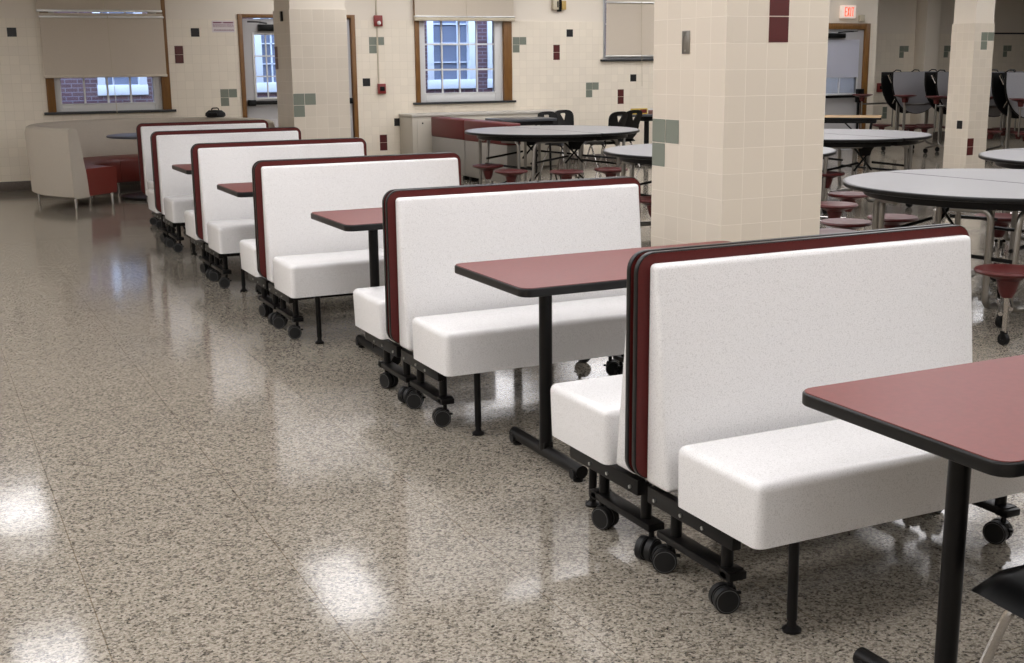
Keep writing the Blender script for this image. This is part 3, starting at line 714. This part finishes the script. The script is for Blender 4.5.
# folded stool tables parked by the far wall
def folded(label, x, y):
    t = empty('folded_stool_table', (x, y, 0)); tag(t, label, 'folded table', 'folded stool tables along the far wall')
    W, Z1, Z0 = 1.14, 1.32, .63
    def shape(w, z1, z0, n=20): return [(0, z1), (w, z1)]+[(w/2+w/2*math.cos(PI*k/n)*1.0, z1-.12-(z1-.12-z0)*math.sin(PI*k/n)) for k in range(0, n+1)]
    for yy, front in ((0, 1), (.24, 0)):
        b = MB(); b.prism(shape(W, Z1, Z0), yy, yy+.03, .006, M=XZ); b.build('folded_top', BLACK, t)
        if front:
            b = MB(); b.prism([(px*.975+.014, Z0+.012+(pz-Z0)*.982) for px, pz in shape(W, Z1, Z0)], -.003, .004, 0, M=XZ); b.build('table_top', GREYTOPF, t)
    b = MB()
    for q in (.25, .9):
        b.tube([(q, .13, 1.30), (q, .13, .16), (q, -.18, .09)], .017, 8, fillet=.1); b.tube([(q+.06, .15, 1.1), (q+.06, .15, .16), (q+.06, .46, .09)], .017, 8, fillet=.1)
    b.tube([(-.22, .45, .80), (.95, .45, .80)], .014, 8); b.tube([(.1, -.2, .80), (.85, -.2, .80)], .014, 8)
    for q, v in ((-.22, .45), (.46, .45), (.12, -.2), (.8, -.2)): b.tube([(q, v, .92), (q, v, .40)], .012, 8)
    b.build('tube_frame', STEEL, t)
    b = MB()
    for q, v in ((.25, -.18), (.9, -.18), (.31, .46), (.96, .46)): b.cyl((q-.014, v, .04), (q+.014, v, .04), .04, n=16)
    b.build('caster', BLACK, t)
    b = MB()
    for q in (.2, .6, .98): b.tube([(q, .02, Z1-.01), (q, .05, Z1+.025), (q, .14, Z1+.03), (q, .22, Z1-.01)], .009, 6)
    b.build('latch', BLACK, t)
    b = MB(); b.tube([(.16, .17, 1.25), (.3, .14, 1.0), (.18, .17, .8)], .016, 8); b.tube([(.06, .17, 1.28), (.12, .14, 1.15)], .02, 8); b.build('spring_arm', CHROME, t)
    for q, v, h in ((-.22, .45, .96), (.46, .45, .96), (.12, -.2, .95), (.8, -.2, .95), (.10, .30, .46), (.50, .14, .45), (.32, -.16, .44), (.88, .1, .45)):
        b = MB(); b.lathe([(0, h-.008), (.12, h-.006), (.165, h), (.172, h-.012), (.12, h-.032), (.05, h-.05), (.035, h-.12), (0, h-.12)], (q, v, 0), 20); b.build('stool_seat', SEATRED, t)
    return t
folded('folded grey stool table parked nearest the exit door', 14.59, 15.62)
folded('folded grey stool table just left of the small pillar', 14.76, 14.82)
folded('folded grey stool table mostly hidden behind the small pillar', 14.65, 14.02)
folded('folded grey stool table at the right edge past the small pillar', 14.52, 13.22)

# tan topped folding table
t = empty('folding_table', (11.78, 13.88, 0), -.76); tag(t, 'tan topped folding table with black legs before the exit door', 'table')
b = MB(); b.box(-.75, .75, -.38, .38, .71, .74, .006); b.build('table_edge', BLACK, t)
b = MB(); b.box(-.74, .74, -.37, .37, .738, .744, .001); b.build('table_top', TANTOP, t)
for s in (-1, 1):
    b = MB(); b.tube([(s*.62, -.30, .71), (s*.55, -.26, .02), (s*.55, .26, .02), (s*.62, .30, .71)], .014, 8, fillet=.05); b.tube([(s*.2, 0, .70), (s*.56, 0, .36)], .011, 6); b.build('leg', BLKMET, t)
b = MB(); b.box(-.68, .68, -.33, .33, .66, .71, .004); b.build('apron', BLACK, t)

# ------------------------------------------------------------------ plastic chairs
def chair_mesh(t, sm=BLACK):
    """origin on the floor under the seat centre, front is -y, back rises at +y"""
    # seat shell
    bm = bmesh.new(); nu, nv = 14, 12; V = []
    for j in range(nv+1):
        row = []
        v = j/nv*2-1
        for i in range(nu+1):
            u = i/nu*2-1
            k = max(abs(u), abs(v)); l = math.hypot(u, v) or 1
            f = 1/((abs(u/k)**4.5+abs(v/k)**4.5)**(1/4.5)) if k else 1
            x = u*f*.215; y = v*f*.215
            z = .445-.018*(1-u*u)*(1-v*v*.6)-.03*max(0, -v-.55)**1.5*2-.004*abs(u)-.045*(max(0, k-.72)/.28)**2
            row.append(bm.verts.new((x, y, z)))
        V.append(row)
    for j in range(nv):
        for i in range(nu): bm.faces.new((V[j][i], V[j][i+1], V[j+1][i+1], V[j+1][i]))
    bmesh.ops.solidify(bm, geom=bm.faces[:], thickness=.012)
    b = MB(); b._take(bm); b.build('seat', sm, t)
    # back with a rounded triangular hole
    bm = bmesh.new()
    W, Hh = .215, .37
    outer = []; inner = []; n = 40
    tri = [(-.075, .37), (.075, .37), (.0, .25)]
    c = (0, .32)
    for k in range(n):
        a = 2*PI*k/n; dx, dz = math.cos(a), math.sin(a)
        # outer superellipse, narrower at the bottom
        best = 9
        hw = W*(1-.22*max(0, -dz)); 
        r = 1/((abs(dx/(hw))**3.2+abs(dz/(.095 if dz > 0 else .32))**3.2)**(1/3.2))
        outer.append((c[0]+dx*r, c[1]+dz*r))
        rr = 9
        for i in range(3):
            (x1, z1), (x2, z2) = tri[i], tri[(i+1) % 3]
            ex, ez = x2-x1, z2-z1; den = dx*ez-dz*ex
            if abs(den) > 1e-9:
                tt = ((x1-c[0])*ez-(z1-c[1])*ex)/den; uu = ((x1-c[0])*dz-(z1-c[1])*dx)/den
                if tt > 0 and -1e-6 <= uu <= 1+1e-6: rr = min(rr, tt)
        inner.append((c[0]+dx*min(rr, .072), c[1]+dz*min(rr, .075)))
    def P3(x, z): return (x, .205+.10*(z/.37)+.35*(x*x)*-1.2, .43+z)
    rings = []
    for s in range(5):
        f = s/4
        rings.append([bm.verts.new(P3(i[0]*(1-f)+o[0]*f, i[1]*(1-f)+o[1]*f)) for i, o in zip(inner, outer)])
    for a_, b_ in zip(rings, rings[1:]):
        for k in range(n): bm.faces.new((a_[k], a_[(k+1) % n], b_[(k+1) % n], b_[k]))
    bmesh.ops.recalc_face_normals(bm, faces=bm.faces)
    bmesh.ops.solidify(bm, geom=bm.faces[:], thickness=.014)
    b = MB(); b._take(bm); b.build('backrest', sm, t)
    for s in (-1, 1):
        b = MB(); b.tube([(s*.12, .08, .392), (s*.145, -.10, .385), (s*.19, -.21, .012)], .0115, 10, fillet=.06); b.build('leg', CHROME, t)
        b = MB(); b.tube([(s*.13, -.08, .392), (s*.15, .12, .392), (s*.20, .25, .012)], .0115, 10, fillet=.05); b.build('leg', CHROME, t)
        b = MB(); b.tube([(s*.15, .11, .395), (s*.16, .215, .50), (s*.165, .25, .62)], .011, 8, fillet=.04); b.build('back_support', BLACK, t)
    return t
ch = empty('school_chair', (2.185, 1.625, 0), PI-.06); tag(ch, 'black plastic chair with chrome legs, cut off in the bottom right corner', 'chair', 'black plastic chairs')
chair_mesh(ch)
CHN = mat('navy_plastic', (.012, .016, .028), .35)
for x, y, rz, lab in ((8.295, 15.35, .4, 'left dark chair with a holed back at the end of the small black table'), (8.76, 15.72, .4, 'right dark chair with a holed back at the end of the small black table'),
                   (8.875, 15.22, 3.54, 'left black chair with heart-shaped hole before the pedestal table'), (9.34, 15.58, 3.54, 'right black chair with heart-shaped hole before the pedestal table')):
    o = copy_tree(ch, (x, y, 0), rz, label=lab)

# black table under the window, pedestal table with a yellow box
t = empty('black_table', (7.63, 15.33, 0), 0); tag(t, 'small black table standing before the beige cabinet', 'table')
b = MB(); b.box(-.42, .42, -.28, .28, .745, .78, .008); b.build('table_top', DARKTOP, t)
b = MB(); b.box(-.38, .38, -.24, .24, .69, .745, .004); b.build('apron', BLACK, t)
for s in (-1, 1):
    for q in (-1, 1):
        b = MB(); b.cyl((s*.34, q*.2, .74), (s*.35, q*.22, 0), .016, n=10); b.build('leg', BLKMET, t)
t = empty('pedestal_table', (9.94, 15.75, 0), 0); tag(t, 'black pedestal table beside the big column, with a yellow box on it', 'table')
b = MB(); b.box(-.42, .42, -.28, .28, .735, .765, .008); b.build('table_top', DARKTOP, t)
b = MB(); b.cyl((0, 0, .03), (0, 0, .735), .038, n=18); b.box(-.12, .12, -.1, .1, .66, .735, .02); b.build('pedestal', BLACK, t)
b = MB(); b.box(-.28, .28, -.03, .03, .01, .05, .01); b.box(-.03, .03, -.28, .28, .01, .05, .01); b.build('base', BLACK, t)
r = empty('yellow_box', (9.76, 15.68, .765)); tag(r, 'flat yellow box with dark red print on the pedestal table', 'box')
b = MB(); b.box(-.13, .13, -.03, .03, 0, .085, .003); b.build('carton', YELLOW, r)
b = MB(); b.box(0, .11, -.033, -.029, .02, .072, .01); b.box(-.115, -.03, -.032, -.029, .055, .065); b.box(-.115, -.04, -.032, -.029, .02, .03); b.build('printed_patch', DARKRED, r)
r = empty('jar', (9.95, 15.66, .765)); tag(r, 'small jar with white lid right of the yellow box', 'jar')
b = MB(); b.lathe([(0, 0), (.035, 0), (.037, .05), (.03, .06), (0, .06)], n=18); b.build('jar_body', mat('jar_content', (.2, .1, .08), .3), r)
b = MB(); b.lathe([(.032, .06), (.033, .08), (0, .082)], n=18); b.build('lid', WHITEPL, r)

# ------------------------------------------------------------------ maroon and grey dividers
def divider(label, ya, yb, x=6.60, w=.20):
    t = empty('upholstered_divider', (x, ya, 0)); tag(t, label, 'divider', 'upholstered dividers')
    b = MB(); b.box(0, w, 0, yb-ya, .53, .80, .02, 3); b.build('top_band', MVIN, t)
    b = MB(); b.box(.008, w-.008, .008, yb-ya-.008, .06, .535, .008); b.build('base_panel', GREYPAN, t)
    b = MB()
    for yy in (.1, yb-ya-.1): b.box(.04, w-.04, yy-.04, yy+.04, 0, .06, .004)
    b.build('foot', BLACK, t)
divider('near section of the divider with maroon top band and grey base', 13.66, 14.96)
divider('far section of the maroon and grey divider, against the beige cabinet', 14.975, 16.1)

# ------------------------------------------------------------------ curved sofa
SC = (2.61, 15.05)
t = empty('curved_sofa', (*SC, 0)); tag(t, 'curved high-backed cream sofa with red seat by the left window', 'sofa')
def sweep(prof, a0, a1, n, m, name, parent, sy=1.07, bev=0):
    bm = bmesh.new(); rings = []
    for k in range(n+1):
        a = a0+(a1-a0)*k/n
        rings.append([bm.verts.new((r*math.cos(a), r*sy*math.sin(a), z)) for r, z in prof])
    q = len(prof)
    for A_, B_ in zip(rings, rings[1:]):
        for k in range(q): bm.faces.new((A_[k], A_[(k+1) % q], B_[(k+1) % q], B_[k]))
    bm.faces.new(rings[0][::-1]); bm.faces.new(rings[-1]); bmesh.ops.recalc_face_normals(bm, faces=bm.faces)
    b = MB(); b._take(bm); return b.build(name, m, parent, angle=.8)
A0, A1 = math.radians(-41), math.radians(221)
sweep([(1.36, .12), (1.40, .14), (1.42, .80), (1.40, .865), (1.37, .88), (1.31, .88), (1.28, .865), (1.27, .84), (1.18, .36), (1.16, .12)], A0, A1, 60, CREAM, 'sofa_back', t)
nseg = 5
for k in range(nseg):
    a0 = A0+(A1-A0)*k/nseg+.004; a1 = A0+(A1-A0)*(k+1)/nseg-.004
    sweep([(.72, .13), (.70, .16), (.69, .385), (.70, .41), (.73, .425), (1.16, .43), (1.19, .42), (1.17, .13)], a0, a1, 14, REDVIN, 'seat_cushion', t)
for k in range(nseg+1):
    a = A0+.03+(A1-A0-.06)*k/nseg
    for rr in (.77, 1.34):
        b = MB(); b.cyl((rr*math.cos(a), rr*1.07*math.sin(a), .13), (rr*math.cos(a), rr*1.07*math.sin(a), .0), .021, .012, 14); b.build('leg', CHROME, t)
t = empty('round_table', (2.62, 15.0, 0)); tag(t, 'round dark-topped table inside the curved cream sofa', 'table')
b = MB(); b.lathe([(0, .715), (.53, .715), (.55, .722), (.55, .737), (.54, .742), (0, .742)], n=48); b.build('table_top', DARKTOP, t)
b = MB(); b.cyl((0, 0, .03), (0, 0, .715), .04, n=20); b.build('pedestal', BLKMET, t)
b = MB(); b.lathe([(0, 0), (.44, 0), (.44, .03), (.40, .04), (.06, .06), (0, .06)], n=40); b.build('base', BLKMET, t)
# bag on the sofa back
t = empty('black_bag', (3.58, 16.04, .88), -.6); tag(t, 'small black bag lying on top of the curved sofa back', 'bag')
b = MB(); b.lathe([(0, 0), (.10, 0), (.125, .02), (.12, .055), (.08, .088), (0, .095)], n=24, sx=1.1, sy=.5); b.build('bag_body', mat('black_nylon', (.010, .010, .012), .7, bump=(40, .6)), t)
b = MB(); b.tube([(-.05, 0, .085), (-.04, 0, .115), (.04, 0, .118), (.05, 0, .085)], .008, 8, fillet=.02); b.build('handle', BLACK, t)
b = MB(); b.box(-.07, .05, -.068, -.052, .02, .06, .006); b.build('pocket', BLACK, t)

# ------------------------------------------------------------------ ceiling lights, with added fill lights
def troffer(x, y, label):
    t = empty('ceiling_light', (x, y, CZ)); tag(t, label, 'ceiling light', 'recessed ceiling lights')
    b = MB()
    for a in ((-.27, -.25, -.66, .66), (.25, .27, -.66, .66), (-.25, .25, -.66, -.64), (-.25, .25, .64, .66)): b.box(a[0], a[1], a[2], a[3], -.018, 0)
    b.build('light_frame', WHITEPL, t)
    b = MB(); b.box(-.25, .25, -.64, .64, -.008, 0); b.build('diffuser', DIFF, t)
    return t
def added_fill_light(x, y):  # unseen light panel, added to raise the general brightness of the room
    t = empty('ceiling_light', (x, y, CZ)); tag(t, 'added wide fill light at the ceiling, unseen, brightening the room', 'ceiling light', 'added wide fill lights')
    b = MB()
    for a in ((-.62, -.6, -.66, .66), (.6, .62, -.66, .66), (-.6, .6, -.66, -.64), (-.6, .6, .64, .66)): b.box(a[0], a[1], a[2], a[3], -.018, 0)
    b.build('light_frame', WHITEPL, t)
    b = MB(); b.box(-.6, .6, -.64, .64, -.008, 0); b.build('diffuser', DIFF, t)
    return t
tr = troffer(.58, 9.35, 'recessed rectangular ceiling light out of view above the room')
for x, y in ((3.08, 9.75), (.65, 13.2)): copy_tree(tr, (x, y, CZ))
wl = None
for x in (-4.6, -2.6, -.9, .9, 2.8, 4.9, 7.0, 9.1, 11.2, 13.6, 16.5):
    for y in (-1.9, .2, 2.8, 4.9, 7.0, 9.1, 11.2, 13.3, 15.4):
        if -1.5 < x < 4.5 and y > 7.5: continue  # no added lights where the open floor would mirror them
        if x > 13 and (y < 8 or round(y, 1) == 13.3): continue
        if wl is None: wl = added_fill_light(x, y)
        else: copy_tree(wl, (x, y, CZ))

# ------------------------------------------------------------------ world, view
w = bpy.data.worlds.new('world'); scene.world = w; w.use_nodes = True
bg = w.node_tree.nodes['Background']; bg.inputs['Color'].default_value = (.62, .76, 1.0, 1); bg.inputs['Strength'].default_value = 5.5
vs = scene.view_settings; vs.view_transform = 'Standard'; vs.look = 'None'; vs.gamma = 1; vs.exposure = 0.06; vs.use_curve_mapping = False
scene.cycles.use_denoising = True
scene.cycles.max_bounces = 8; scene.cycles.diffuse_bounces = 4; scene.cycles.glossy_bounces = 4; scene.cycles.transparent_max_bounces = 8
scene.cycles.sample_clamp_indirect = 6
scene.cycles.caustics_reflective = False; scene.cycles.caustics_refractive = False
